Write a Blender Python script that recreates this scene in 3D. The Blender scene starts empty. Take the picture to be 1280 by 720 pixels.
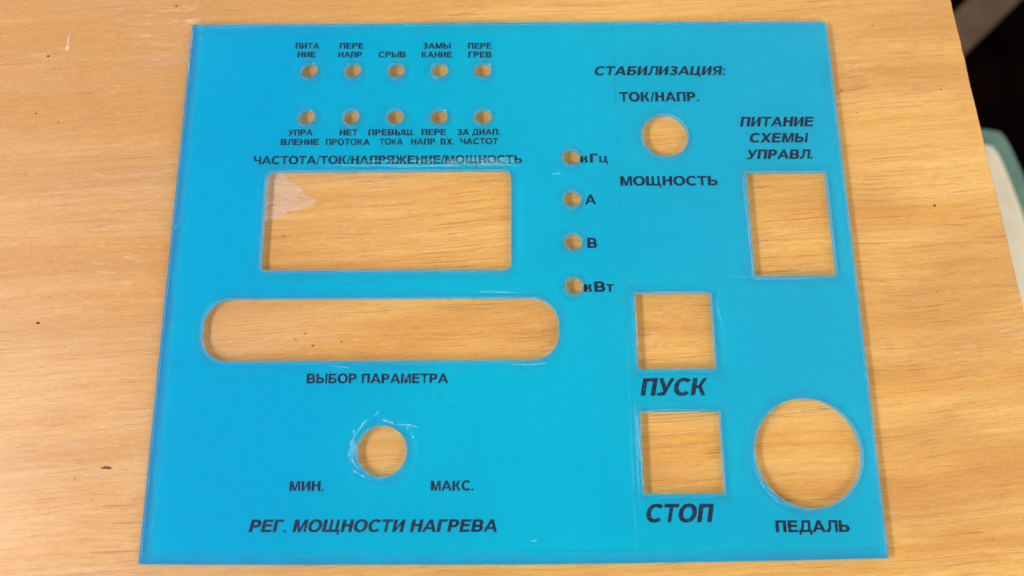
import bpy, math, random
from mathutils import Vector, noise as mnoise
from mathutils.geometry import delaunay_2d_cdt

random.seed(7)
S = bpy.context.scene
COL = S.collection
MM = 0.001

# ------------------------------------------------------------------ camera
cam = bpy.data.cameras.new('camera')
cam.sensor_width = 36.0
cam.lens = 36.0 * 1000.0 / 1280.0
cam.clip_start = 0.01
cam.clip_end = 20
camo = bpy.data.objects.new('camera', cam)
camo.location = (-2.60221 * MM, -58.40749 * MM, 215.23841 * MM)
camo.rotation_euler = (0.24451, -0.00884, -0.00847)
COL.objects.link(camo)
S.camera = camo
cam.dof.use_dof = True
cam.dof.focus_distance = 0.222
cam.dof.aperture_fstop = 9.5

# ------------------------------------------------------------------ room light
world = bpy.data.worlds.new('World')
S.world = world
world.use_nodes = True
wn = world.node_tree
for n in list(wn.nodes):
    wn.nodes.remove(n)


def N(tree, t, **kw):
    n = tree.nodes.new(t)
    for k, v in kw.items():
        setattr(n, k, v)
    return n


def L(tree, a, b):
    tree.links.new(a, b)


wo = N(wn, 'ShaderNodeOutputWorld')
wb = N(wn, 'ShaderNodeBackground')
wt = N(wn, 'ShaderNodeTexCoord')
wsep = N(wn, 'ShaderNodeSeparateXYZ')
L(wn, wt.outputs['Generated'], wsep.inputs[0])


def wmap(v, a, b, c, d):
    n = N(wn, 'ShaderNodeMapRange', interpolation_type='SMOOTHSTEP')
    L(wn, v, n.inputs[0])
    for i_, q_ in enumerate((a, b, c, d)):
        n.inputs[i_ + 1].default_value = q_
    return n.outputs[0]


# pale walls low down, a dim ceiling above, brighter towards the right and back of the room
walls = wmap(wsep.outputs[2], 0.45, 0.85, 1.42, 0.04)
wd = N(wn, 'ShaderNodeVectorMath', operation='DOT_PRODUCT')
wd.inputs[1].default_value = Vector((0.6, 0.45, 0.66)).normalized()
L(wn, wt.outputs['Generated'], wd.inputs[0])
glow = wmap(wd.outputs['Value'], 0.70, 1.0, 0.0, 0.26)
wa = N(wn, 'ShaderNodeMath', operation='ADD')
L(wn, walls, wa.inputs[0])
L(wn, glow, wa.inputs[1])
wb.inputs[0].default_value = (1.0, 0.94, 0.88, 1)
L(wn, wa.outputs[0], wb.inputs[1])
L(wn, wb.outputs[0], wo.inputs[0])


def area(name, loc, target, sx, sy, power, color):
    d = bpy.data.lights.new(name, 'AREA')
    d.shape = 'RECTANGLE'
    d.size = sx
    d.size_y = sy
    d.energy = power
    d.color = color
    o = bpy.data.objects.new(name, d)
    o.location = loc
    v = Vector(target) - Vector(loc)
    z = -v.normalized()
    y = Vector((0, 1, 0))
    x = y.cross(z).normalized()
    y = z.cross(x)
    from mathutils import Matrix
    o.rotation_euler = Matrix((x, y, z)).transposed().to_euler()
    COL.objects.link(o)
    return o


# a window to the left of the table, long along the table's depth
area('window_light', (-0.90, -0.22, 0.74), (0, 0, 0), 0.14, 0.9, 10.5, (1.0, 0.96, 0.93))
# a lamp in front and to the right
area('room_lamp', (0.55, -0.95, 0.85), (0, 0, 0), 0.3, 0.3, 4.0, (1.0, 0.90, 0.76))

S.view_settings.view_transform = 'Standard'
S.view_settings.look = 'None'
S.view_settings.exposure = 0.10
S.view_settings.gamma = 1.0
S.cycles.use_denoising = True
S.cycles.max_bounces = 12
S.cycles.transmission_bounces = 10
S.cycles.glossy_bounces = 8
S.cycles.caustics_reflective = True
S.cycles.caustics_refractive = True
S.cycles.blur_glossy = 0.3
S.cycles.sample_clamp_indirect = 8.0


# ------------------------------------------------------------------ materials
def new_mat(name):
    m = bpy.data.materials.new(name)
    m.use_nodes = True
    t = m.node_tree
    p = t.nodes['Principled BSDF']
    return m, t, p


def math_n(t, op, a, b=None, c=None):
    n = N(t, 'ShaderNodeMath', operation=op)
    for i, v in enumerate((a, b, c)):
        if v is None:
            continue
        if isinstance(v, (int, float)):
            n.inputs[i].default_value = v
        else:
            L(t, v, n.inputs[i])
    return n.outputs[0]


def mixc(t, fac, a, b, mode='MIX'):
    n = N(t, 'ShaderNodeMix', data_type='RGBA', blend_type=mode)
    for i, v in ((0, fac), (6, a), (7, b)):
        if isinstance(v, (int, float)):
            n.inputs[i].default_value = v
        elif isinstance(v, tuple):
            n.inputs[i].default_value = v if len(v) == 4 else v + (1,)
        else:
            L(t, v, n.inputs[i])
    return n.outputs[2]


def noise_n(t, vec, scale, detail=3, rough=0.5, dist=0.0):
    n = N(t, 'ShaderNodeTexNoise')
    n.inputs['Scale'].default_value = scale
    n.inputs['Detail'].default_value = detail
    n.inputs['Roughness'].default_value = rough
    n.inputs['Distortion'].default_value = dist
    L(t, vec, n.inputs['Vector'])
    return n.outputs[0]


def step_n(t, v, lo, hi, a=0.0, b=1.0):
    n = N(t, 'ShaderNodeMapRange', interpolation_type='SMOOTHSTEP')
    L(t, v, n.inputs[0])
    n.inputs[1].default_value = lo
    n.inputs[2].default_value = hi
    n.inputs[3].default_value = a
    n.inputs[4].default_value = b
    return n.outputs[0]


def comb(t, x, y, z=0.0):
    n = N(t, 'ShaderNodeCombineXYZ')
    for i, v in enumerate((x, y, z)):
        if isinstance(v, (int, float)):
            n.inputs[i].default_value = v
        else:
            L(t, v, n.inputs[i])
    return n.outputs[0]


def wood_material(name, tint=(1, 1, 1)):
    m, t, p = new_mat(name)
    tc = N(t, 'ShaderNodeTexCoord')
    sc = N(t, 'ShaderNodeVectorMath', operation='SCALE')
    sc.inputs[3].default_value = 100.0           # centimetres
    L(t, tc.outputs['Object'], sc.inputs[0])
    P = sc.outputs[0]
    sp = N(t, 'ShaderNodeSeparateXYZ')
    L(t, P, sp.inputs[0])
    x, y, z = sp.outputs
    big = noise_n(t, P, 0.13, 2, 0.5)
    mid = noise_n(t, P, 0.5, 3, 0.5)
    # y' = y - 0.045 x + warp
    yw = math_n(t, 'ADD', math_n(t, 'MULTIPLY_ADD', x, -0.06, y),
                math_n(t, 'ADD', math_n(t, 'MULTIPLY', big, 0.8), math_n(t, 'MULTIPLY', mid, 0.04)))
    v1 = comb(t, math_n(t, 'MULTIPLY', x, 0.10), math_n(t, 'MULTIPLY', yw, 1.1), z)
    v2 = comb(t, math_n(t, 'MULTIPLY', x, 0.11), math_n(t, 'MULTIPLY', yw, 7.0), z)
    v3 = comb(t, math_n(t, 'MULTIPLY', x, 1.6), math_n(t, 'MULTIPLY', yw, 38.0), z)
    v4 = comb(t, math_n(t, 'MULTIPLY', x, 0.45), math_n(t, 'MULTIPLY', yw, 22.0), 3.7)
    broad = noise_n(t, v1, 1.0, 4, 0.55, 0.0)
    streak = noise_n(t, v2, 1.0, 5, 0.68, 0.0)
    fine = noise_n(t, v3, 1.0, 4, 0.7)
    pore = noise_n(t, v4, 1.0, 2, 0.5)
    blot = noise_n(t, comb(t, math_n(t, 'MULTIPLY', x, 0.11), math_n(t, 'MULTIPLY', yw, 0.42), z), 1.0, 4, 0.55)
    c = mixc(t, step_n(t, broad, 0.30, 0.72), (0.75, 0.385, 0.085), (0.86, 0.53, 0.165))
    # pinker, browner tone towards the left of the table
    left = step_n(t, math_n(t, 'ADD', x, math_n(t, 'MULTIPLY', math_n(t, 'SUBTRACT', blot, 0.5), 12.0)), -12.0, 2.0, 1.0, 0.0)
    c = mixc(t, math_n(t, 'MULTIPLY', left, 0.85), c, mixc(t, step_n(t, broad, 0.3, 0.72), (0.50, 0.265, 0.115), (0.62, 0.36, 0.175)))
    low = math_n(t, 'MULTIPLY', step_n(t, math_n(t, 'MULTIPLY_ADD', blot, 8.0, y), -3.0, 3.0, 1.0, 0.0), step_n(t, x, -12.0, -3.0, 0.5, 0.0))  # pale varnish glare at the lower left, painted into the wood colour
    c = mixc(t, low, c, (0.76, 0.50, 0.27))
    up = math_n(t, 'MULTIPLY', step_n(t, math_n(t, 'MULTIPLY_ADD', blot, 10.0, y), 5.0, 13.0), step_n(t, x, -13.0, -3.0, 0.55, 0.0))
    c = mixc(t, up, c, (0.50, 0.27, 0.10))
    c = mixc(t, step_n(t, blot, 0.44, 0.66, 0.0, 0.62), c, (0.56, 0.255, 0.065))
    c = mixc(t, step_n(t, streak, 0.42, 0.70, 0.0, 0.48), c, (0.54, 0.24, 0.06))
    c = mixc(t, step_n(t, streak, 0.25, 0.42, 0.35, 0.0), c, (0.80, 0.55, 0.26))
    c = mixc(t, step_n(t, fine, 0.46, 0.72, 0.0, 0.58), c, (0.38, 0.18, 0.065))
    c = mixc(t, step_n(t, fine, 0.25, 0.45, 0.25, 0.0), c, (0.85, 0.62, 0.34))
    hair = noise_n(t, comb(t, math_n(t, 'MULTIPLY', x, 5.0), math_n(t, 'MULTIPLY', yw, 60.0), 2.0), 1.0, 3, 0.7)
    c = mixc(t, step_n(t, hair, 0.46, 0.70, 0.0, 0.30), c, (0.45, 0.24, 0.10))
    c = mixc(t, step_n(t, hair, 0.30, 0.48, 0.28, 0.0), c, (0.88, 0.66, 0.38))
    gate = step_n(t, mid, 0.36, 0.58)
    pm = math_n(t, 'MULTIPLY', step_n(t, pore, 0.60, 0.69), gate)
    c = mixc(t, math_n(t, 'MULTIPLY', pm, 0.45), c, (0.26, 0.10, 0.03))
    # worn whitish brushing
    sc2 = noise_n(t, comb(t, math_n(t, 'MULTIPLY', x, 0.9), math_n(t, 'MULTIPLY', yw, 5.0), 9.0), 1.0, 5, 0.75)
    sc3 = step_n(t, noise_n(t, P, 0.22, 2, 0.5), 0.56, 0.70)
    c = mixc(t, math_n(t, 'MULTIPLY', math_n(t, 'MULTIPLY', step_n(t, sc2, 0.52, 0.7), sc3), 0.45), c, (0.80, 0.66, 0.52))
    if tint != (1, 1, 1):
        c = mixc(t, 1.0, c, tint, 'MULTIPLY')
    L(t, c, p.inputs['Base Color'])
    p.inputs['Roughness'].default_value = 0.34
    p.inputs['Specular IOR Level'].default_value = 0.5
    b = N(t, 'ShaderNodeBump')
    b.inputs['Strength'].default_value = 0.35
    b.inputs['Distance'].default_value = 0.0002
    h = math_n(t, 'SUBTRACT', math_n(t, 'MULTIPLY', streak, 0.5), math_n(t, 'MULTIPLY', pm, 1.0))
    L(t, math_n(t, 'MULTIPLY_ADD', fine, 0.3, h), b.inputs['Height'])
    L(t, b.outputs[0], p.inputs['Normal'])
    return m


WOOD = wood_material('varnished_plywood')


def edge_ply():
    m, t, p = new_mat('plywood_edge')
    tc = N(t, 'ShaderNodeTexCoord')
    sp = N(t, 'ShaderNodeSeparateXYZ')
    L(t, tc.outputs['Object'], sp.inputs[0])
    w = math_n(t, 'SINE', math_n(t, 'MULTIPLY', sp.outputs[2], 2100.0))
    n = noise_n(t, tc.outputs['Object'], 600, 3)
    c = mixc(t, step_n(t, w, -0.3, 0.3), (0.16, 0.075, 0.03), (0.34, 0.19, 0.08))
    c = mixc(t, math_n(t, 'MULTIPLY', n, 0.5), c, (0.10, 0.05, 0.02))
    L(t, c, p.inputs['Base Color'])
    p.inputs['Roughness'].default_value = 0.7
    return m


EDGE = edge_ply()


def plain(name, col, rough=0.6, nscale=200.0, var=0.15, spec=0.4):
    m, t, p = new_mat(name)
    tc = N(t, 'ShaderNodeTexCoord')
    n = noise_n(t, tc.outputs['Object'], nscale, 4, 0.6)
    d = tuple(v * (1 - var * 2) for v in col)
    u = tuple(min(1, v * (1 + var)) for v in col)
    L(t, mixc(t, step_n(t, n, 0.3, 0.7), d, u), p.inputs['Base Color'])
    p.inputs['Roughness'].default_value = rough
    p.inputs['Specular IOR Level'].default_value = spec
    return m


def backing_material():
    m, t, p = new_mat('blue_print_layer')
    tc = N(t, 'ShaderNodeTexCoord')
    O = tc.outputs['Object']
    sp = N(t, 'ShaderNodeSeparateXYZ')
    L(t, O, sp.inputs[0])
    x, y, z = sp.outputs
    # printer banding along x and y, mottling, slow ink density drift
    bx = noise_n(t, comb(t, math_n(t, 'MULTIPLY', x, 900.0), math_n(t, 'MULTIPLY', y, 6.0)), 1.0, 2, 0.6)
    by = noise_n(t, comb(t, math_n(t, 'MULTIPLY', x, 6.0), math_n(t, 'MULTIPLY', y, 900.0)), 1.0, 2, 0.6)
    mot = noise_n(t, O, 1500.0, 3, 0.6)
    slow = noise_n(t, O, 14.0, 2, 0.5)
    c = mixc(t, step_n(t, slow, 0.3, 0.7), (0.001, 0.60, 0.865), (0.001, 0.645, 0.88))
    lf = step_n(t, x, -0.075, -0.005, 1.0, 0.0)  # uneven room light across the plate, painted into the blue
    rt = step_n(t, x, 0.02, 0.085)
    c = mixc(t, math_n(t, 'MULTIPLY', rt, 0.5), c, (0.02, 0.53, 0.82))  # duller right side: reflected veil painted into the colour
    c = mixc(t, math_n(t, 'MULTIPLY', lf, 0.8), c, (0.001, 0.50, 0.88))
    c = mixc(t, step_n(t, bx, 0.35, 0.75, 0.0, 0.16), c, (0.0, 0.55, 0.80))
    c = mixc(t, step_n(t, by, 0.35, 0.75, 0.0, 0.12), c, (0.0, 0.55, 0.80))
    c = mixc(t, step_n(t, mot, 0.35, 0.75, 0.0, 0.38), c, (0.0, 0.50, 0.78))
    # seam of the two print passes
    sx = math_n(t, 'ABSOLUTE', math_n(t, 'SUBTRACT', x, math_n(t, 'MULTIPLY_ADD', y, -0.0035, 0.0308)))
    sn = noise_n(t, comb(t, 0.0, math_n(t, 'MULTIPLY', y, 120.0)), 1.0, 3)
    seam = math_n(t, 'MULTIPLY', step_n(t, sx, 0.00008, 0.00026, 1.0, 0.0), step_n(t, sn, 0.3, 0.65))
    c = mixc(t, math_n(t, 'MULTIPLY', seam, 0.5), c, mixc(t, step_n(t, y, -0.06, 0.02), (0.16, 0.66, 0.86), (0.02, 0.36, 0.62)))
    L(t, c, p.inputs['Base Color'])
    p.inputs['Roughness'].default_value = 0.55
    p.inputs['Specular IOR Level'].default_value = 0.1
    return m


BLUE = backing_material()


def glass_material(name, rough, white=0.0, tint=(1, 1, 1), bump=0.0):
    m, t, p = new_mat(name)
    p.inputs['Base Color'].default_value = tint + (1,)
    p.inputs['Transmission Weight'].default_value = 1.0
    p.inputs['IOR'].default_value = 1.49
    p.inputs['Roughness'].default_value = rough
    tc = N(t, 'ShaderNodeTexCoord')
    O = tc.outputs['Object']
    if bump:
        b = N(t, 'ShaderNodeBump')
        b.inputs['Strength'].default_value = bump
        b.inputs['Distance'].default_value = 0.00005
        L(t, noise_n(t, O, 1100.0, 3, 0.6), b.inputs['Height'])
        L(t, b.outputs[0], p.inputs['Normal'])
    if white:
        d = N(t, 'ShaderNodeBsdfDiffuse')
        d.inputs[0].default_value = (0.72, 0.80, 0.86, 1)
        mx = N(t, 'ShaderNodeMixShader')
        n = noise_n(t, O, 900.0, 4, 0.7)
        L(t, step_n(t, n, 0.35, 0.65, white * 0.25, white), mx.inputs[0])
        L(t, p.outputs[0], mx.inputs[1])
        L(t, d.outputs[0], mx.inputs[2])
        L(t, mx.outputs[0], t.nodes['Material Output'].inputs[0])
    return m


CLEAR = glass_material('clear_acrylic', 0.03, 0.0, (1, 1, 1), 0.05)
CUT = glass_material('cut_acrylic_edge', 0.34, 0.05)
DRILL = glass_material('drilled_acrylic_edge', 0.07, 0.0)
CHIP = glass_material('chipped_acrylic_edge', 0.35, 0.75)


def ink_material(name, gaps):
    m, t, p = new_mat(name)
    tc = N(t, 'ShaderNodeTexCoord')
    O = tc.outputs['Object']
    n = noise_n(t, O, 1900.0, 3, 0.75)
    n2 = noise_n(t, O, 380.0, 3, 0.6)
    c = mixc(t, step_n(t, n2, 0.3, 0.7), (0.001, 0.003, 0.035), (0.002, 0.007, 0.065))
    c = mixc(t, step_n(t, n, 0.54, 0.68, 0.0, gaps), c, (0.01, 0.30, 0.55))
    L(t, c, p.inputs['Base Color'])
    p.inputs['Roughness'].default_value = 0.5
    return m


INK = ink_material('black_print', 0.35)
INK_WORN = ink_material('worn_black_print', 0.9)


# ------------------------------------------------------------------ mesh helpers
def link(name, verts, faces, mats, parent=None, matidx=None, scale=MM, smooth=False):
    me = bpy.data.meshes.new(name)
    me.from_pydata([(v[0] * scale, v[1] * scale, v[2] * scale) for v in verts], [], faces)
    for m in mats:
        me.materials.append(m)
    if matidx:
        me.polygons.foreach_set('material_index', matidx)
    if smooth:
        me.polygons.foreach_set('use_smooth', [True] * len(faces))
    me.validate()
    me.update()
    o = bpy.data.objects.new(name, me)
    COL.objects.link(o)
    if parent:
        o.parent = parent
    return o


def ccw(p):
    a = sum(p[i][0] * p[(i + 1) % len(p)][1] - p[(i + 1) % len(p)][0] * p[i][1] for i in range(len(p)))
    return p if a > 0 else p[::-1]


def cdt(polys):
    vs, fs = [], []
    for p in polys:
        p = ccw(p)
        fs.append(list(range(len(vs), len(vs) + len(p))))
        vs += [Vector((a, b)) for a, b in p]
    return delaunay_2d_cdt(vs, [], fs, 1, 1e-5, True)


# ------------------------------------------------------------------ lettering
T_, H_ = 0.255, 0.20     # stem and bar thickness, cap height = 1


def R_(x0, y0, x1, y1):
    return [(x0, y0), (x1, y0), (x1, y1), (x0, y1)]


def ring(cx, cy, rx, ry, tx, ty, a0=0, a1=360, n=28, sq=1.0):
    out = []
    k = max(4, int(n * abs(a1 - a0) / 360))
    for i in range(k):
        q = []
        for j, (ax, ay) in ((i, (rx, ry)), (i + 1, (rx, ry)), (i + 1, (rx - tx, ry - ty)), (i, (rx - tx, ry - ty))):
            a = math.radians(a0 + (a1 - a0) * j / k)
            c, s = math.cos(a), math.sin(a)
            q.append((cx + ax * math.copysign(abs(c) ** sq, c), cy + ay * math.copysign(abs(s) ** sq, s)))
        out.append(q)
    return out


def bowl(x0, y0, x1, y1, t=T_, h=H_):
    r = (y1 - y0) / 2
    rx = min(r * 0.95, x1 - x0 - 0.1)
    cx = x1 - rx
    return [R_(x0, y0, cx, y0 + h), R_(x0, y1 - h, cx, y1)] + ring(cx, y0 + r, rx, r, t, h, -90, 90, 28)


def bowl_l(x0, y0, x1, y1, t=T_, h=H_):
    return [[(x0 + x1 - a, b) for a, b in q] for q in bowl(x0, y0, x1, y1, t, h)]


def diag(xa, ya, xb, yb, w):
    """slanted stem of horizontal width w"""
    return [(xa, ya), (xa + w, ya), (xb + w, yb), (xb, yb)]


def k_glyph(h):
    w = 0.80 if h == 1 else 0.62
    m = h * 0.5
    return w, [R_(0, 0, T_, h), R_(T_, m - 0.08, T_ + 0.12, m + 0.08),
               [(T_ + 0.05, m + 0.02), (T_ + 0.12, m - 0.08), (w - 0.24, 0), (w, 0), (T_ + 0.27, m + 0.04)][::1],
               [(T_ + 0.05, m), (T_ + 0.25, m - 0.02), (w - 0.03, h), (w - 0.26, h)]]


def glyph(ch):
    t, h = T_, H_
    if ch == 'А':
        return 1.0, [diag(0, 0, 0.385, 1, 0.23), diag(0.77, 0, 0.385, 1, 0.23), R_(0.22, 0.22, 0.78, 0.385)], 0.0
    if ch == 'Б':
        return 0.80, [R_(0, 0, t, 1), R_(t, 1 - h, 0.72, 1)] + bowl(t - .02, 0, 0.80, 0.62), 0.1
    if ch == 'В':
        return 0.82, [R_(0, 0, t, 1)] + bowl(t - .02, 0, 0.82, 0.575) + bowl(t - .02, 0.575 - h, 0.78, 1), 0.1
    if ch == 'Г':
        return 0.66, [R_(0, 0, t, 1), R_(t, 1 - h, 0.66, 1)], 0.1
    if ch == 'Д':
        return 0.96, [R_(0.0, -0.22, 0.17, 0.0), R_(0.79, -0.22, 0.96, 0.0), R_(0, 0, 0.96, h), R_(0.66, h, 0.86, 1),
                      R_(0.22, 1 - h, 0.66, 1), [(0.22, 1), (0.22, .6), (0.11, h), (0.32, h), (0.40, .6), (0.42, 1)]], 0.02
    if ch == 'Е':
        return 0.74, [R_(0, 0, t, 1), R_(t, 0, 0.74, h), R_(t, 1 - h, 0.72, 1), R_(t, 0.43, 0.69, 0.43 + h)], 0.1
    if ch == 'Ж':
        a = [R_(0.53, 0, 0.73, 1),
             [(0.76, .5), (0.73, .4), (0.99, 0), (1.26, 0), (0.93, .53)], [(0.73, .55), (0.95, .5), (1.22, 1), (0.98, 1)],
             R_(0.45, .43, .8, .57)]
        b = [[(1.26 - u, v) for u, v in q] for q in a[1:3]]
        return 1.26, a + b, 0.0
    if ch == 'З':
        return 0.76, ring(0.38, 0.285, 0.38, 0.300, t, h, -160, 90, 28) + ring(0.38, 0.735, 0.35, 0.28, t, h, -90, 155, 28) + \
            [R_(0.26, 0.43, 0.42, 0.43 + h)], 0.05
    if ch == 'И':
        return 0.80, [R_(0, 0, t, 1), R_(0.80 - t, 0, 0.80, 1), [(t - .01, 0), (0.22, 0.0), (0.61, 0.70), (0.61, 1.0), (0.58, 1.0), (t - .01, .30)]], 0.1
    if ch == 'К':
        w, p = k_glyph(1.0)
        return w, p, 0.1
    if ch == 'к':
        w, p = k_glyph(0.73)
        return w, p, 0.2
    if ch == 'Л':
        return 0.86, [R_(0.66, 0, 0.86, 1), R_(0.2, 1 - h, 0.66, 1), [(0.2, 1), (0.2, 0.4), (0.12, h), (0.0, h), (0.0, 0.0), (0.16, -0.01), (0.29, 0.05), (0.38, 0.3), (0.4, 1)]], 0.04
    if ch == 'М':
        return 0.96, [R_(0, 0, t - .01, 1), R_(0.77, 0, 0.96, 1), [(0.1, 1), (0.29, 1), (0.48, 0.30), (0.58, 0), (0.38, 0)],
                      [(0.86, 1), (0.67, 1), (0.48, 0.30), (0.38, 0), (0.58, 0)]], 0.1
    if ch == 'Н':
        return 0.80, [R_(0, 0, t, 1), R_(0.80 - t, 0, 0.80, 1), R_(t, 0.43, 0.60, 0.43 + h)], 0.1
    if ch == 'О':
        return 0.98, ring(0.49, 0.5, 0.49, 0.52, 0.25, 0.20, 0, 360, 36, 0.92), 0.05
    if ch == 'П':
        return 0.80, [R_(0, 0, t, 1), R_(0.80 - t, 0, 0.80, 1), R_(t, 1 - h, 0.60, 1)], 0.1
    if ch == 'Р':
        return 0.76, [R_(0, 0, t, 1)] + bowl(t - .02, 0.36, 0.76, 1), 0.1
    if ch == 'С':
        return 0.88, ring(0.49, 0.5, 0.49, 0.52, 0.25, 0.20, 42, 318, 36, 0.92), 0.05
    if ch == 'Т':
        return 0.80, [R_(0, 1 - h, 0.80, 1), R_(0.30, 0, 0.50, 1 - h)], 0.02
    if ch == 'т':
        return 0.58, [R_(0, 0.73 - .15, 0.58, 0.73), R_(0.195, 0, 0.385, 0.58)], 0.02
    if ch == 'У':
        return 0.86, [diag(0.22, 0, 0.64, 1, 0.22), [(0.0, 1), (0.23, 1), (0.50, 0.42), (0.42, 0.22), (0.33, 0.28)],
                      [(0.02, 0.0), (0.02, 0.15), (0.12, 0.155), (0.22, 0.2), (0.38, 0.2), (0.44, 0.1), (0.38, 0.03), (0.2, -0.015)]], 0.01
    if ch == 'Х':
        return 0.90, [diag(0, 0, 0.64, 1, 0.26), diag(0.64, 0, 0, 1, 0.26)], 0.01
    if ch == 'Ц':
        return 0.92, [R_(0, 0, t, 1), R_(0.80 - t, 0, 0.80, 1), R_(t, 0, 0.60, h), R_(0.80, 0, 0.92, h), R_(0.77, -0.22, 0.92, 0)], 0.08
    if ch == 'ц':
        return 0.70, [R_(0, 0, .19, .73), R_(0.42, 0, 0.61, .73), R_(.19, 0, 0.42, .15), R_(0.61, 0, 0.70, .15), R_(0.56, -0.18, 0.70, 0)], 0.08
    if ch == 'Ч':
        return 0.78, [R_(0.58, 0, 0.78, 1), R_(0, 0.65, t, 1)] + ring(0.3, 0.64, 0.3, 0.28, t, h, 180, 270, 28) + [R_(0.29, 0.36, 0.58, 0.36 + h)], 0.08
    if ch in 'ШЩ':
        p = [R_(0, 0, t, 1), R_(0.46, h, 0.66, 1), R_(0.92, 0, 1.12, 1), R_(t, 0, 0.92, h)]
        w = 1.12
        if ch == 'Щ':
            p += [R_(1.12, 0, 1.24, h), R_(1.09, -0.22, 1.24, 0)]
            w = 1.24
        return w, p, 0.09
    if ch == 'Ы':
        return 1.06, [R_(0, 0, t, 1), R_(0.86, 0, 1.06, 1)] + bowl(t - .02, 0, 0.76, 0.62), 0.1
    if ch == 'Ь':
        return 0.80, [R_(0, 0, t, 1)] + bowl(t - .02, 0, 0.80, 0.62), 0.1
    if ch == 'Я':
        return 0.80, [R_(0.80 - t, 0, 0.80, 1)] + bowl_l(0.0, 0.38, 0.62, 1) + [[(0, 0), (0.24, 0), (0.52, 0.40), (0.30, 0.43)]], 0.07
    if ch == '/':
        return 0.38, [diag(0, -0.02, 0.24, 1.02, 0.14)], 0.0
    if ch == '.':
        return 0.19, [R_(0, 0, 0.19, 0.19)], 0.09
    if ch == ':':
        return 0.19, [R_(0, 0, 0.19, 0.19), R_(0, 0.53, 0.19, 0.72)], 0.13
    return 0.26, [], 0.12          # space


_gc = {}


def gmesh(ch):
    if ch not in _gc:
        w, polys, sb = glyph(ch)
        vs, fs = [], []
        if polys:
            r = cdt(polys)
            vs = [(v.x, v.y) for v in r[0]]
            fs = [tuple(f) for f, of in zip(r[2], r[5]) if len(of) > 0]
        _gc[ch] = (w, vs, fs, sb)
    return _gc[ch]


def caption(text, x0, y0, x1, y1, cap, italic, parent, z, mat=None, worn=False):
    x = 0.0
    V, F = [], []
    first = True
    for ch in text:
        w, vs, fs, sb = gmesh(ch)
        sb *= 0.5
        x += 0 if first else sb
        b = len(V)
        V += [(x + a, c) for a, c in vs]
        F += [tuple(b + i for i in f) for f in fs]
        x += w + sb
        last = sb
        first = False
    total = x - last
    sh = 0.21 if italic else 0.0
    wid = x1 - x0 - (sh * cap if italic else 0)
    k = wid / total
    ang = (y1 - y0) / (x1 - x0)
    out = []
    for a, c in V:
        px = a * k + sh * c * cap
        out.append((x0 + px, y0 + ang * px + c * cap, z))
    o = link('caption', out, F, [mat or (INK_WORN if worn else INK)], parent)
    o['label'] = 'dark print reading ' + text
    return o


# ------------------------------------------------------------------ table
table = bpy.data.objects.new('wooden_table', None)
COL.objects.link(table)
table['label'] = 'varnished plywood table under the blue plate, grain running across'
table['category'] = 'table'

TH = 16.0
# right edge of the board follows the photo's slanting edge
ex = lambda y: 134.71 + (85.37 - y) * (141.34 - 134.71) / (85.37 + 11.78)
xl, yt, yb = -620.0, 420.0, -300.0
pts = []
nseg = 260
right = []
for i in range(nseg + 1):
    y = yb + (yt - yb) * i / nseg
    j = 0.35 * (mnoise.noise(Vector((y * 0.05, 3.1, 0))) + 0.5 * mnoise.noise(Vector((y * 0.3, 8.1, 0))))
    right.append((ex(y) + j, y))
outl = [(xl, yb)] + right + [(xl, yt)]
n = len(outl)
V = [(a, b, 0) for a, b in outl] + [(a, b, -TH) for a, b in outl]
# softened upper arris on the sawn edge
V += [(a + (0.5 if 0 < i < n - 1 else 0), b, -0.6) for i, (a, b) in enumerate(outl)]
F = [tuple(range(n)), tuple(range(2 * n - 1, n - 1, -1))]
mi = [0, 0]
for i in range(n):
    j = (i + 1) % n
    F.append((2 * n + i, 2 * n + j, j, i)); mi.append(0)
    F.append((n + i, n + j, 2 * n + j, 2 * n + i)); mi.append(1)
link('tabletop', V, F, [WOOD, EDGE], table, mi)


def box(x0, y0, z0, x1, y1, z1):
    v = [(x0, y0, z0), (x1, y0, z0), (x1, y1, z0), (x0, y1, z0), (x0, y0, z1), (x1, y0, z1), (x1, y1, z1), (x0, y1, z1)]
    f = [(3, 2, 1, 0), (4, 5, 6, 7), (0, 1, 5, 4), (1, 2, 6, 5), (2, 3, 7, 6), (3, 0, 4, 7)]
    return v, f


LEG = plain('dark_table_leg', (0.10, 0.06, 0.035), 0.5, 40, 0.3)
for lx, ly in ((-590, -270), (70, -270), (-590, 360), (60, 360)):
    v, f = box(lx, ly, -740, lx + 40, ly + 40, -TH)
    link('leg', v, f, [LEG], table)

SPECK = plain('dark_pit', (0.10, 0.035, 0.014), 0.8, 3000, 0.2)
RESIDUE = bpy.data.materials.new('dried_residue')


def blob(cx, cy, rx, ry, z, ang=0.0, nv=12, rag=0.35):
    s = random.random() * 50
    ps = []
    for i in range(nv):
        a = 2 * math.pi * i / nv
        r = 1 + rag * mnoise.noise(Vector((math.cos(a) * 1.3 + s, math.sin(a) * 1.3, s))) * 2
        px, py = rx * r * math.cos(a), ry * r * math.sin(a)
        ps.append((cx + px * math.cos(ang) - py * math.sin(ang), cy + px * math.sin(ang) + py * math.cos(ang), z))
    return ps


def blobs(name, items, mat, parent, stuff=True):
    V, F = [], []
    for ps in items:
        b = len(V)
        V += ps
        F.append(tuple(range(b, b + len(ps))))
    o = link(name, V, F, [mat], parent)
    if stuff:
        o['kind'] = 'stuff'
    return o


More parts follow.
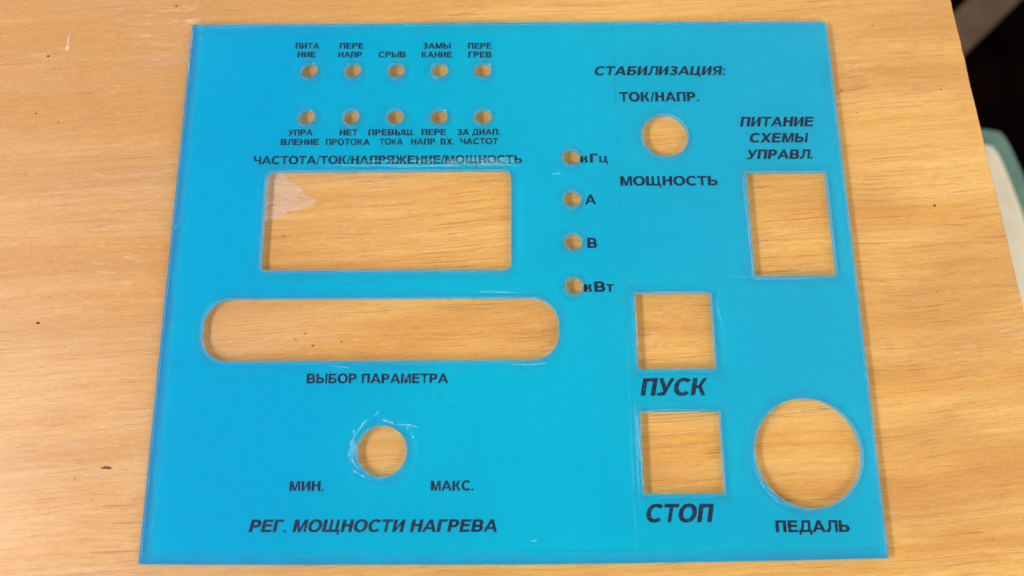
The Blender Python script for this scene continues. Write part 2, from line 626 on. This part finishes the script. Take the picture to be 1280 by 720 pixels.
sp = [(-137.46, 67.08, .6, .35), (-129.69, -13.72, .75, .4), (-106.56, -52.43, 1.5, .45), (120.85, 18.81, .45, .4), (-64.29, 10.59, .35, .3),
      (-60.91, -34.23, .4, .22), (-59.21, -18.76, .25, .25), (-56.68, -17.22, .3, .25), (-54.54, -20.56, .5, .25), (109.88, 76.72, .3, .25),
      (-101.14, 83.89, .4, .3), (127.76, 55.38, .35, .2), (98.0, 55.1, .35, .3), (-138.7, 48.54, .3, .25), (-131.81, 45.71, .25, .25),
      (-57.9, -32.3, .3, .22), (-53.6, -32.1, .45, .3), (-50.3, -34.8, .6, .25), (-46.8, -19.5, .3, .2)]
sp += [(random.uniform(-150, 130), random.uniform(-80, 84), random.uniform(.1, .26), random.uniform(.08, .16)) for _ in range(70)]
blobs('dark_speck', [blob(a, b, c * .85, d * .85, 0.035) for a, b, c, d in sp], SPECK, table)


def smear_material(name, col, lo, hi, amt, sx=1.0, sy=1.0, scale=500.0):
    m = bpy.data.materials.get(name) or bpy.data.materials.new(name)
    m.use_nodes = True
    t = m.node_tree
    p = t.nodes['Principled BSDF']
    p.inputs['Base Color'].default_value = col + (1,)
    p.inputs['Roughness'].default_value = 0.6
    tc = N(t, 'ShaderNodeTexCoord')
    mp = N(t, 'ShaderNodeMapping')
    mp.inputs['Scale'].default_value = (sx, sy, 1)
    L(t, tc.outputs['Object'], mp.inputs[0])
    n = noise_n(t, mp.outputs[0], scale, 4, 0.7)
    L(t, step_n(t, n, lo, hi, 0.0, amt), p.inputs['Alpha'])
    return m


PALE = smear_material('dried_residue', (0.78, 0.66, 0.60), 0.26, 0.62, 0.46, 0.3, 2.4, 700)
PALE_THIN = smear_material('thin_residue', (0.80, 0.68, 0.60), 0.45, 0.8, 0.42, 0.3, 2.2, 500)
CHALK = smear_material('chalk_dust', (0.85, 0.78, 0.66), 0.3, 0.6, 0.65, 1, 1, 1500)
patch = [(-71.6, 31.5), (-66.36, 31.5), (-64.2, 27.6), (-62.44, 26.21), (-60.2, 24.9), (-58.82, 22.78), (-55.32, 21.31), (-56.6, 20.1), (-58.37, 19.4),
         (-60.0, 18.5), (-62.85, 17.9), (-67.07, 16.0), (-70.21, 15.3), (-76.0, 15.0), (-80, 22), (-77, 31)]
blobs('pale_residue', [[(a, b, 0.06) for a, b in patch]], PALE, table)
it = [blob(-104.5, 24.5, 11, 3.6, 0.05, 0.15, 16, 0.5), blob(-100, 30.5, 9, 1.9, 0.055, 0.1, 16, 0.5), blob(-118, 27, 11, 2.6, 0.06, 0.2, 16, 0.5),
      blob(-118, 55, 5, 1.0, 0.05, 0.3, 14, .6), blob(-104, 68, 10, 1.6, 0.05, .2, 16, .5), blob(-124, 49, 1.6, .9, 0.06),
      blob(-105, 64.5, 11, 1.2, 0.055, .1, 16, .5), blob(-118, -52, 20, 7, 0.045, .1, 18, .4), blob(-63, -20.5, 16, 2.2, 0.05, .12, 16, .5)]
blobs('worn_varnish', it, PALE_THIN, table)
ch = [blob(-132.3, 69.8, 0.55, 1.3, 0.06, 0, 12, .4), [(-132.5, 71, .065), (-131.9, 71, .065), (-132.05, 75.6, .065)]]
for cx, cy, n_ in ((40.6, -12.3, 10), (44.8, -15.6, 4), (38.3, -18.6, 14), (40, -21, 8), (44.7, -24.7, 8), (36.2, -20.2, 3)):
    for _ in range(n_):
        ch.append(blob(cx + random.gauss(0, .8), cy + random.gauss(0, .8), random.uniform(.1, .35), random.uniform(.08, .2), 0.06, random.uniform(0, 3), 7, .5))
for _ in range(26):
    ch.append(blob(random.uniform(-150, 0), random.uniform(-75, 80), random.uniform(.1, .3), random.uniform(.08, .15), 0.06, 0, 7, .5))
blobs('chalk_fleck', ch, CHALK, table)

# ------------------------------------------------------------------ the plate
panel = bpy.data.objects.new('control_panel', None)
COL.objects.link(panel)
panel['label'] = 'blue acrylic instrument faceplate with cut-outs and dark captions lying on the table'
panel['category'] = 'faceplate'

OUT = [(-94.9, 76.3), (-56.92, 76.4), (-18.73, 76.75), (14.82, 76.87), (55.69, 76.89), (94.89, 76.77), (95.06, -5.82), (94.97, -76.77),
       (80.44, -76.96), (49.84, -77.25), (23.43, -77.4), (-0.88, -77.4), (-37.24, -77.1), (-69.47, -76.8), (-95.1, -76.45), (-95.06, -4.63)]


def resample(poly, step):
    out = []
    for i in range(len(poly)):
        a, b = poly[i], poly[(i + 1) % len(poly)]
        d = math.dist(a, b)
        k = max(1, int(round(d / step)))
        for j in range(k):
            out.append((a[0] + (b[0] - a[0]) * j / k, a[1] + (b[1] - a[1]) * j / k))
    return out


def circle(cx, cy, r, n):
    return [(cx + r * math.cos(2 * math.pi * i / n), cy + r * math.sin(2 * math.pi * i / n)) for i in range(n)]


def rrect(pts, r, n=8):
    """pts TL TR BR BL; returns ccw outline with rounded corners"""
    pts = [pts[3], pts[2], pts[1], pts[0]]
    out = []
    for i in range(4):
        p, a, b = Vector(pts[i]), Vector(pts[i - 1]), Vector(pts[(i + 1) % 4])
        u, w = (a - p).normalized(), (b - p).normalized()
        c = p + u * r + w * r
        a0 = math.atan2(-w.y, -w.x)
        for j in range(n + 1):
            th = a0 + math.pi / 2 * j / n
            out.append((c.x + r * math.cos(th), c.y + r * math.sin(th)))
    return out


# (kind, outline, chipping 0..1, side that is chipped)
HOLES = [('c', circle(77.3, -50.2, 14.2, 96), .8), ('c', circle(44.5, 40.2, 6.7, 64), .4), ('c', circle(-34.8, -48.9, 6.6, 64), .7)]
for x in (-59.5, -46.65, -33.88, -21.12, -8.3):
    HOLES.append(('l', circle(x, 61.35, 2.5, 36), .35))
    HOLES.append(('l', circle(x + .03, 46.4, 2.5, 36), .35))
for x, y in ((17.09, 33.6), (17.02, 20.86), (16.98, 8.15), (16.89, -4.61)):
    HOLES.append(('l', circle(x, y, 2.5, 36), .35))
HOLES += [('r', resample(rrect([(-70.05, 29.7), (-0.3, 29.7), (-0.5, 0.0), (-70.0, 0.15)], 2.2), 1.2), .12),
          ('r', resample(rrect([(-84.7, -7.65), (12.4, -7.85), (12.36, -25.1), (-84.5, -24.95)], 7.4, 14), 1.2), .10),
          ('r', resample(rrect([(66.9, 28.8), (90.1, 28.75), (90.08, -2.13), (66.95, -2.11)], .15, 2), .8), .9),
          ('r', resample(rrect([(33.43, -6.7), (54.58, -6.72), (54.6, -27.82), (33.45, -27.78)], .15, 2), .8), .8),
          ('r', resample(rrect([(33.37, -39.22), (54.68, -39.24), (54.67, -60.37), (33.38, -60.33)], .15, 2), .8), .9)]

TOP, BOT = 2.0, 0.03


def offset(loop, dist):
    """move loop points along their outward-of-material normals; loop ccw, dist>0 shrinks, dist(i) callable"""
    n_ = len(loop)
    out = []
    for i in range(n_):
        a, p, b = Vector(loop[i - 1]), Vector(loop[i]), Vector(loop[(i + 1) % n_])
        t1, t2 = (p - a).normalized(), (b - p).normalized()
        n1, n2 = Vector((-t1.y, t1.x)), Vector((-t2.y, t2.x))
        nn = (n1 + n2)
        nn = nn.normalized() / max(0.6, nn.normalized().dot(n1)) if nn.length > 1e-6 else n1
        out.append(tuple(p + nn * dist(p)))
    return out


def chipdist(amount, centre, seed):
    def f(p):
        v = 0.5 + 0.5 * mnoise.noise(Vector((p.x * 0.9 + seed, p.y * 0.9, seed)))
        w = 0.5 + 0.5 * mnoise.noise(Vector((p.x * 0.22, p.y * 0.22 + seed, 4.0)))
        leftness = 1.0 if centre is None else max(0.25, min(1.0, 0.6 - (p.x - centre[0]) * 0.06))
        return 0.035 + amount * 1.1 * max(0, v - 0.5) * w * leftness
    return f


outer = ccw(resample(OUT, 1.5))
V, F, MI = [], [], []
top_loops = []
loops = [(outer, .28, None, False)] + [(ccw(h[1]), h[2], None, True) for h in HOLES]
for k, (lp, amt, c, hole) in enumerate(loops):
    wall = 3 if hole and HOLES[k - 1][0] == 'l' else 1
    cen = (sum(p[0] for p in lp) / len(lp), sum(p[1] for p in lp) / len(lp))
    df = chipdist(amt, cen if hole else None, k * 3.7)
    lp = [tuple(p) for p in lp]
    off = offset(lp, (lambda p, d=df: -d(p)) if hole else df)
    top_loops.append(off)
    b = len(V)
    m_ = len(lp)
    zc = [TOP - min(.35, 0.6 * df(Vector(p))) for p in lp]
    V += [(p[0], p[1], TOP) for p in off]
    V += [(p[0], p[1], zz) for p, zz in zip(lp, zc)]
    V += [(p[0], p[1], BOT) for p in lp]
    for i in range(m_):
        j = (i + 1) % m_
        q1 = (b + m_ + i, b + m_ + j, b + j, b + i)
        q2 = (b + 2 * m_ + i, b + 2 * m_ + j, b + m_ + j, b + m_ + i)
        if hole:
            q1, q2 = q1[::-1], q2[::-1]
        F += [q1, q2]
        MI += [2 if math.dist(off[i], lp[i]) > 0.09 else wall, wall]
r = cdt(top_loops)
b = len(V)
V += [(v.x, v.y, TOP) for v in r[0]]
for f, of in zip(r[2], r[5]):
    if list(of) == [0]:
        F.append(tuple(b + i for i in f)); MI.append(0)
r = cdt([l[0] for l in loops])
b = len(V)
V += [(v.x, v.y, BOT) for v in r[0]]
for f, of in zip(r[2], r[5]):
    if list(of) == [0]:
        F.append(tuple(b + i for i in reversed(f))); MI.append(0)
plate = link('acrylic_plate', V, F, [CLEAR, CUT, CHIP, DRILL], panel, MI)
import bmesh
bm = bmesh.new(); bm.from_mesh(plate.data)
bmesh.ops.remove_doubles(bm, verts=bm.verts, dist=2e-6)
bm.to_mesh(plate.data); bm.free()

# printed layer under the plate
ins = 0.04
bl = [offset([tuple(p) for p in l[0]], (lambda p: -ins) if l[3] else (lambda p: ins)) for l in loops]
r = cdt(bl)
V, F = [], []
ZB, ZT = 0.004, 0.07
for zz, rev in ((ZT, False), (ZB, True)):
    b = len(V)
    V += [(v.x, v.y, zz) for v in r[0]]
    for f, of in zip(r[2], r[5]):
        if list(of) == [0]:
            F.append(tuple(b + i for i in (reversed(f) if rev else f)))
for l, h in zip(bl, [x[3] for x in loops]):
    b = len(V)
    m_ = len(l)
    V += [(p[0], p[1], ZT) for p in l] + [(p[0], p[1], ZB) for p in l]
    for i in range(m_):
        j = (i + 1) % m_
        q = (b + m_ + i, b + m_ + j, b + j, b + i)
        F.append(q[::-1] if h else q)
link('blue_print_layer', V, F, [BLUE], panel)

# light and refraction bands along every cut edge, painted as colour strips
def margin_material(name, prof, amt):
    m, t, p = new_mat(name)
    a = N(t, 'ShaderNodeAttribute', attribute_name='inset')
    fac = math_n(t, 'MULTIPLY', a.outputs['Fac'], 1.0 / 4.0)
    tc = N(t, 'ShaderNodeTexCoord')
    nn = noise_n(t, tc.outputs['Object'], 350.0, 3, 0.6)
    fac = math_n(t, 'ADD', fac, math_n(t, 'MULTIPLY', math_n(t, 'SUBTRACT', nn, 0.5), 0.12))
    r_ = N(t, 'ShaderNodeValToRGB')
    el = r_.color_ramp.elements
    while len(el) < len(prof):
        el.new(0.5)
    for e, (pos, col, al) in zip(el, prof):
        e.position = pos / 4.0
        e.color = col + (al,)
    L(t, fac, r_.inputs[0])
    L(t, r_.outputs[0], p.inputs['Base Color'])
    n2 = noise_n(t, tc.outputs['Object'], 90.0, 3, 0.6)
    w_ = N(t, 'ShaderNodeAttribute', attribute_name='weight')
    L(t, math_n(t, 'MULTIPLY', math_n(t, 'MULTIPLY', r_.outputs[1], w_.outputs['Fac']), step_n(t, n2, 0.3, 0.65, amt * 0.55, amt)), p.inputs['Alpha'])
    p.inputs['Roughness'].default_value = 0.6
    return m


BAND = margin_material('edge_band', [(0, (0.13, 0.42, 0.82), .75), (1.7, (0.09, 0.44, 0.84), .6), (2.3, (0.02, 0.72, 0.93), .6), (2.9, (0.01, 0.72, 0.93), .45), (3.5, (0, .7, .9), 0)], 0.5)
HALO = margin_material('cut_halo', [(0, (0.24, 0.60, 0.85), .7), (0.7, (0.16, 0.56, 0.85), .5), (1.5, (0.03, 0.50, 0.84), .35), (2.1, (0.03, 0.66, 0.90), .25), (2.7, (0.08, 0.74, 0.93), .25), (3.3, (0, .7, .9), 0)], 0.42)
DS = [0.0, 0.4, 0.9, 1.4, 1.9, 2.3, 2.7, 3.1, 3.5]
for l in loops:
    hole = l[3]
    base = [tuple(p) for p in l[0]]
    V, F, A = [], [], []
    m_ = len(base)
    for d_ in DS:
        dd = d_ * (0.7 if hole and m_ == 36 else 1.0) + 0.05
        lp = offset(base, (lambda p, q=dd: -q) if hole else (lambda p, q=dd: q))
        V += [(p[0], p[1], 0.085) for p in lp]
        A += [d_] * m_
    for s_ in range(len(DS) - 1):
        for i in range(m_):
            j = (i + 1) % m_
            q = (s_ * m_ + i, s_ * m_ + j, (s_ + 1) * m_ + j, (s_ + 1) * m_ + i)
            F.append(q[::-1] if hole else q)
    o = link('painted_light_margin', V, F, [HALO if hole else BAND], panel)
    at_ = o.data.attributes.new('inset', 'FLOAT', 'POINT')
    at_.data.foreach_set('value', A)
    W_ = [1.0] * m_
    if not hole:      # painted light bands are strongest along the left and lower edges
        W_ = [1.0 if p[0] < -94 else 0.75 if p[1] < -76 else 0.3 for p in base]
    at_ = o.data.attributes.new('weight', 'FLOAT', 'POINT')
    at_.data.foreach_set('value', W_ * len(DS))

TEXTS = [
    ('ПИТА', -64.10, 68.86, -56.98, 68.84, 1.99, 0),
    ('НИЕ', -63.35, 65.95, -58.02, 65.94, 1.98, 0),
    ('ПЕРЕ', -50.99, 68.82, -43.85, 68.80, 1.99, 0),
    ('НАПР.', -51.26, 65.92, -43.74, 65.89, 1.98, 0),
    ('СРЫВ', -39.36, 65.88, -31.28, 65.91, 1.98, 0),
    ('ЗАМЫ', -26.35, 68.75, -17.93, 68.72, 2.00, 0),
    ('КАНИЕ', -26.58, 65.84, -17.55, 65.81, 1.98, 0),
    ('ПЕРЕ', -12.76, 68.71, -5.72, 68.69, 2.00, 0),
    ('ГРЕВ', -12.67, 65.80, -5.73, 65.77, 1.98, 0),
    ('УПРА', -64.67, 40.92, -57.56, 40.89, 1.93, 0),
    ('ВЛЕНИЕ', -66.68, 37.93, -55.63, 37.94, 1.94, 0),
    ('НЕТ', -49.82, 40.86, -44.57, 40.86, 1.93, 0),
    ('ПРОТОКА', -53.68, 37.93, -40.93, 37.88, 1.95, 0),
    ('ПРЕВЫШ.', -41.50, 40.88, -28.26, 40.84, 1.93, 0),
    ('ТОКА', -38.17, 37.94, -31.36, 37.91, 1.95, 0),
    ('ПЕРЕ', -26.11, 40.89, -19.05, 40.86, 1.94, 0),
    ('НАПР. ВХ.', -29.06, 37.90, -16.66, 37.89, 1.95, 0),
    ('ЗА ДИАП.', -15.87, 40.84, -3.35, 40.84, 1.94, 0),
    ('ЧАСТОТ', -14.92, 37.96, -3.87, 37.96, 1.95, 0),
    ('ЧАСТОТА/ТОК/НАПРЯЖЕНИЕ/МОЩНОСТЬ', -74.08, 32.03, 2.94, 32.00, 2.59, 0),
    ('СТАБИЛИЗАЦИЯ:', 24.54, 59.81, 63.97, 59.78, 2.99, 1),
    ('ТОК/НАПР.', 31.78, 51.30, 55.21, 51.26, 3.09, 0),
    ('кГц', 19.75, 32.12, 27.70, 32.18, 2.80, 0),
    ('А', 20.70, 19.43, 23.88, 19.41, 2.99, 0),
    ('В', 20.97, 6.51, 23.71, 6.49, 3.00, 0),
    ('кВт', 19.63, -6.17, 27.93, -6.15, 3.01, 0),
    ('МОЩНОСТЬ', 30.98, 25.01, 58.94, 24.96, 2.93, 0),
    ('ПИТАНИЕ', 66.67, 43.17, 88.63, 43.14, 3.10, 1),
    ('СХЕМЫ', 68.91, 38.12, 86.43, 38.11, 3.02, 1),
    ('УПРАВЛ.', 67.73, 32.99, 87.50, 32.97, 2.98, 1),
    ('ВЫБОР ПАРАМЕТРА', -55.53, -30.90, -17.58, -31.11, 2.65, 0),
    ('МИН.', -58.48, -58.80, -49.58, -58.83, 2.52, 0),
    ('МАКС.', -21.84, -59.03, -10.73, -59.08, 2.55, 0),
    ('РЕГ. МОЩНОСТИ НАГРЕВА', -68.30, -68.94, -4.02, -69.42, 3.12, 1),
    ('ПУСК', 33.88, -34.86, 52.30, -34.91, 4.72, 1),
    ('СТОП', 33.53, -67.42, 51.73, -67.54, 4.62, 1),
    ('ПЕДАЛЬ', 67.18, -70.17, 86.34, -70.26, 2.97, 0),
]
for tx in TEXTS:
    caption(*tx, panel, 0.10, worn=tx[0] in ('ПУСК', 'СТОП', 'ВЫБОР ПАРАМЕТРА') or len(tx[0]) > 30)

# whitish scratches, burrs and glue streaks on the plate
SCUFFS = [(0.5, [(-38.86, -40.82), (-40.2, -42.37), (-41.25, -44.26)]),
          (0.35, [(-41.25, -44.26), (-42.51, -45.98), (-42.96, -47.69), (-43.11, -50.07), (-42.78, -52.11)]),
          (0.3, [(-41.99, -45.98), (-42.48, -48.37), (-42.13, -51.1), (-40.82, -53.65)]),
          (0.3, [(-42.73, -49.05), (-42.6, -50.76), (-41.37, -52.8)]),
          (0.6, [(-34.82, -40.85), (-32.89, -41.21), (-30.58, -42.34)]),
          (0.35, [(-30.76, -42.1), (-27.95, -42.12), (-25.14, -42.84)]),
          (0.5, [(-27.94, -42.64), (-28.1, -43.4)]),
          (0.25, [(-36.79, -39.79), (-35.78, -38.4)]),
          (0.8, [(-26.91, -45.0), (-26.55, -45.48)]),
          (0.2, [(-43.27, -52.79), (-40.09, -54.84), (-37.98, -55.86)]),
          (0.25, [(-9.71, -6.07), (-6.42, -6.43)]),
          (0.45, [(-6.42, -6.2), (-2.03, -6.45), (1.26, -6.47)]),
          (0.4, [(-1.09, -26.24), (3.42, -26.48), (9.01, -26.09)]),
          (0.3, [(-38.75, 31.24), (-31.9, 30.48), (-22.79, 30.92), (-14.8, 30.52)]),
          (0.35, [(-18.24, 31.88), (-11.38, 31.36), (-3.39, 31.44), (1.86, 30.56)]),
          (0.4, [(-6.36, 29.62), (-3.62, 29.36)]),
          (0.2, [(-49.01, 31.41), (-39.87, 30.51)]),
          (0.25, [(-94.63, 11.68), (-93.87, 13.08), (-93.11, 14.49)]),
          (0.4, [(-94.48, 74.64), (-94.65, 71.18), (-94.61, 68.01)]),
          (0.35, [(-94.75, 66.96), (-94.78, 63.29), (-94.66, 60.69)]),
          (0.3, [(3.86, -71.61), (4.87, -71.81), (5.49, -71.23)]),
          (0.25, [(42.93, -77.29), (45.79, -77.09), (49.04, -77.15)]),
          (0.2, [(25.1, -76.26), (26.73, -76.08), (28.15, -76.19)]),
          (0.25, [(65.86, 28.29), (65.86, 22.46), (66.01, 15.75)]),
          (0.3, [(66.03, 18.86), (66.27, 10.55), (66.5, 2.38)]),
          (0.3, [(66.6, 3.54), (66.48, -0.61), (67.04, -1.99)]),
          (0.2, [(34.23, -6.68), (41.5, -6.61), (53.41, -6.58)]),
          (0.2, [(34.01, -38.76), (44.0, -38.77), (54.0, -38.81)]),
          (0.25, [(33.37, -11.07), (33.55, -16.63), (33.46, -23.22)]),
          (0.3, [(32.67, -40.33), (32.91, -48.64), (33.15, -56.8)]),
          (0.3, [(62.75, -54.0), (64.09, -58.07), (66.7, -61.5)]),
          (0.25, [(66.7, -61.5), (68.43, -63.12)]),
          (0.2, [(55.23, -8.96), (56.28, -12.78), (56.96, -15.46)]),
          (0.2, [(59.48, -2.18), (68.27, -3.14), (88.28, -2.81)]),
          (0.3, [(11.41, 28.07), (13.93, 28.55)]),
          (0.3, [(-21.56, -34.22), (-21.33, -35.07)]),
          (0.25, [(-29.29, -30.33), (-29.14, -27.54)]),
          (0.3, [(-49.49, -26.32), (-43.27, -27.01)])]
WHITE = smear_material('white_scuff', (0.62, 0.84, 0.92), 0.30, 0.75, 0.58, 1, 1, 1400)
MILK = smear_material('glue_haze', (0.45, 0.80, 0.92), 0.30, 0.85, 0.30, 0.8, 1.3, 300)
hz = blobs('glue_haze', [blob(-16, 32.4, 20, .75, 2.03, 0, 22, .4), blob(-26, 31.0, 26, .45, 2.035, 0, 22, .4), 
                         blob(-42.0, -47, .5, 4.0, 2.035, 0, 16, .4), blob(32.2, -49, .45, 10, 2.03, 0, 18, .5)], MILK, panel)
V, F = [], []
for w, pl in SCUFFS:
    p3 = []
    for (ax, ay), (bx_, by_) in zip(pl, pl[1:]):
        k = max(2, int(math.dist((ax, ay), (bx_, by_)) / 0.35))
        p3 += [(ax + (bx_ - ax) * i / k, ay + (by_ - ay) * i / k) for i in range(k)]
    p3.append(pl[-1])
    m_ = len(p3)
    b = len(V)
    for i, (px, py) in enumerate(p3):
        qx, qy = p3[min(i + 1, m_ - 1)][0] - p3[max(i - 1, 0)][0], p3[min(i + 1, m_ - 1)][1] - p3[max(i - 1, 0)][1]
        l_ = math.hypot(qx, qy) or 1
        taper = math.sin(math.pi * (i + 0.3) / (m_ - 0.4)) ** 0.6
        hw = 0.5 * w * taper * (0.75 + 0.8 * mnoise.noise(Vector((px * 2, py * 2, w * 9))))
        jx = 0.12 * mnoise.noise(Vector((px * 1.5, py * 1.5, 5.0)))
        V += [(px - qy / l_ * (hw + jx), py + qx / l_ * (hw + jx), 2.02), (px + qy / l_ * (hw - jx), py - qx / l_ * (hw - jx), 2.02)]
    for i in range(m_ - 1):
        F.append((b + 2 * i, b + 2 * i + 1, b + 2 * i + 3, b + 2 * i + 2))
for _ in range(90):
    px, py = random.uniform(-93, 93), random.uniform(-75, 75)
    if random.random() < 0.4:
        px, py = random.choice([(-34 + random.gauss(0, 9), -38 + random.gauss(0, 4)), (-20 + random.gauss(0, 8), -2 + random.gauss(0, 2)), (30 + random.gauss(0, 6), -74 + random.gauss(0, 1)), (-58 + random.gauss(0, 5), 66 + random.gauss(0, 6))])
    b = len(V)
    ps = blob(px, py, random.uniform(.06, .22), random.uniform(.05, .12), 2.02, random.uniform(0, 3), 7, .5)
    V += ps
    F.append(tuple(range(b, b + 7)))
sm = link('scuff_marks', V, F, [WHITE], panel)
sm['kind'] = 'stuff'

# ------------------------------------------------------------------ beside the table: floor, seat, plank
FLOOR = plain('dark_floor', (0.005, 0.0025, 0.0018), 1.0, 8, 0.3, 0.0)
v = [(-3000, -3000, -740), (3000, -3000, -740), (3000, 3000, -740), (-3000, 3000, -740)]
fl = link('floor', v, [(0, 1, 2, 3)], [FLOOR])
fl['kind'] = 'structure'

stool = bpy.data.objects.new('stool', None)
COL.objects.link(stool)
stool['label'] = 'cream padded stool with a teal border, out of focus beyond the table edge'
stool['category'] = 'stool'
PAD = plain('cream_fabric', (0.86, 0.79, 0.60), 0.85, 18, 0.06)
TEAL = plain('teal_border', (0.10, 0.23, 0.19), 0.6, 30, 0.1)
prof = [(346, 187), (353, 179), (360, 154), (368, 120), (374, 70), (376, 0), (370, -90), (350, -130), (300, -150), (120, -150), (80, -130), (64, -60),
        (64, 120), (76, 168), (110, 186), (240, 188)]


def smooth_loop(p, it=2):
    for _ in range(it):
        q = []
        for i in range(len(p)):
            a, b = p[i], p[(i + 1) % len(p)]
            q += [(a[0] * .75 + b[0] * .25, a[1] * .75 + b[1] * .25), (a[0] * .25 + b[0] * .75, a[1] * .25 + b[1] * .75)]
        p = q
    return p


prof = smooth_loop([(x, y) for x, y in prof], 2)
cx, cy = 220.0, 20.0


def rings(name, spec, mat, parent, cap_top=True, cap_bot=False):
    V, F = [], []
    n = len(prof)
    for ins_, z in spec:
        for x, y in prof:
            d = math.dist((x, y), (cx, cy))
            k = max(0.0, 1 - ins_ / d)
            wob = 3.0 * mnoise.noise(Vector((x * k * 0.02, y * k * 0.02, 1.0))) if ins_ > 20 else 0
            V.append((cx + (x - cx) * k, cy + (y - cy) * k, z + wob))
    for s in range(len(spec) - 1):
        for i in range(n):
            j = (i + 1) % n
            F.append((s * n + i, s * n + j, (s + 1) * n + j, (s + 1) * n + i))
    if cap_top:
        F.append(tuple(range((len(spec) - 1) * n, len(spec) * n)))
    if cap_bot:
        F.append(tuple(range(n - 1, -1, -1)))
    return link(name, V, F, [mat], parent, smooth=True)


rings('border', [(2, -340), (0, -335), (0, -306), (4, -300), (20, -299)], TEAL, stool, False, True)
rings('seat_pad', [(18, -301), (19, -297), (26, -293), (45, -288), (80, -284), (140, -282)], PAD, stool)
for lx, ly in ((100, -110), (320, -100), (100, 140), (310, 140)):
    v, f = box(lx - 15, ly - 15, -740, lx + 15, ly + 15, -340)
    link('leg', v, f, [LEG], stool)

PLANK = plain('worn_plank', (0.17, 0.10, 0.055), 0.7, 6, 0.25)
v, f = box(-260, -24, 0, 260, 24, 30)
pk = link('plank', v, f, [PLANK], None)
bv = pk.modifiers.new('bevel', 'BEVEL'); bv.width = 0.003; bv.segments = 2
pk.location = (0.700, 0.610, -0.738)
pk.rotation_euler = (0, 0, math.radians(43))
pk['label'] = 'blurred brown plank lying on the dark floor beyond the table corner'
pk['category'] = 'plank'
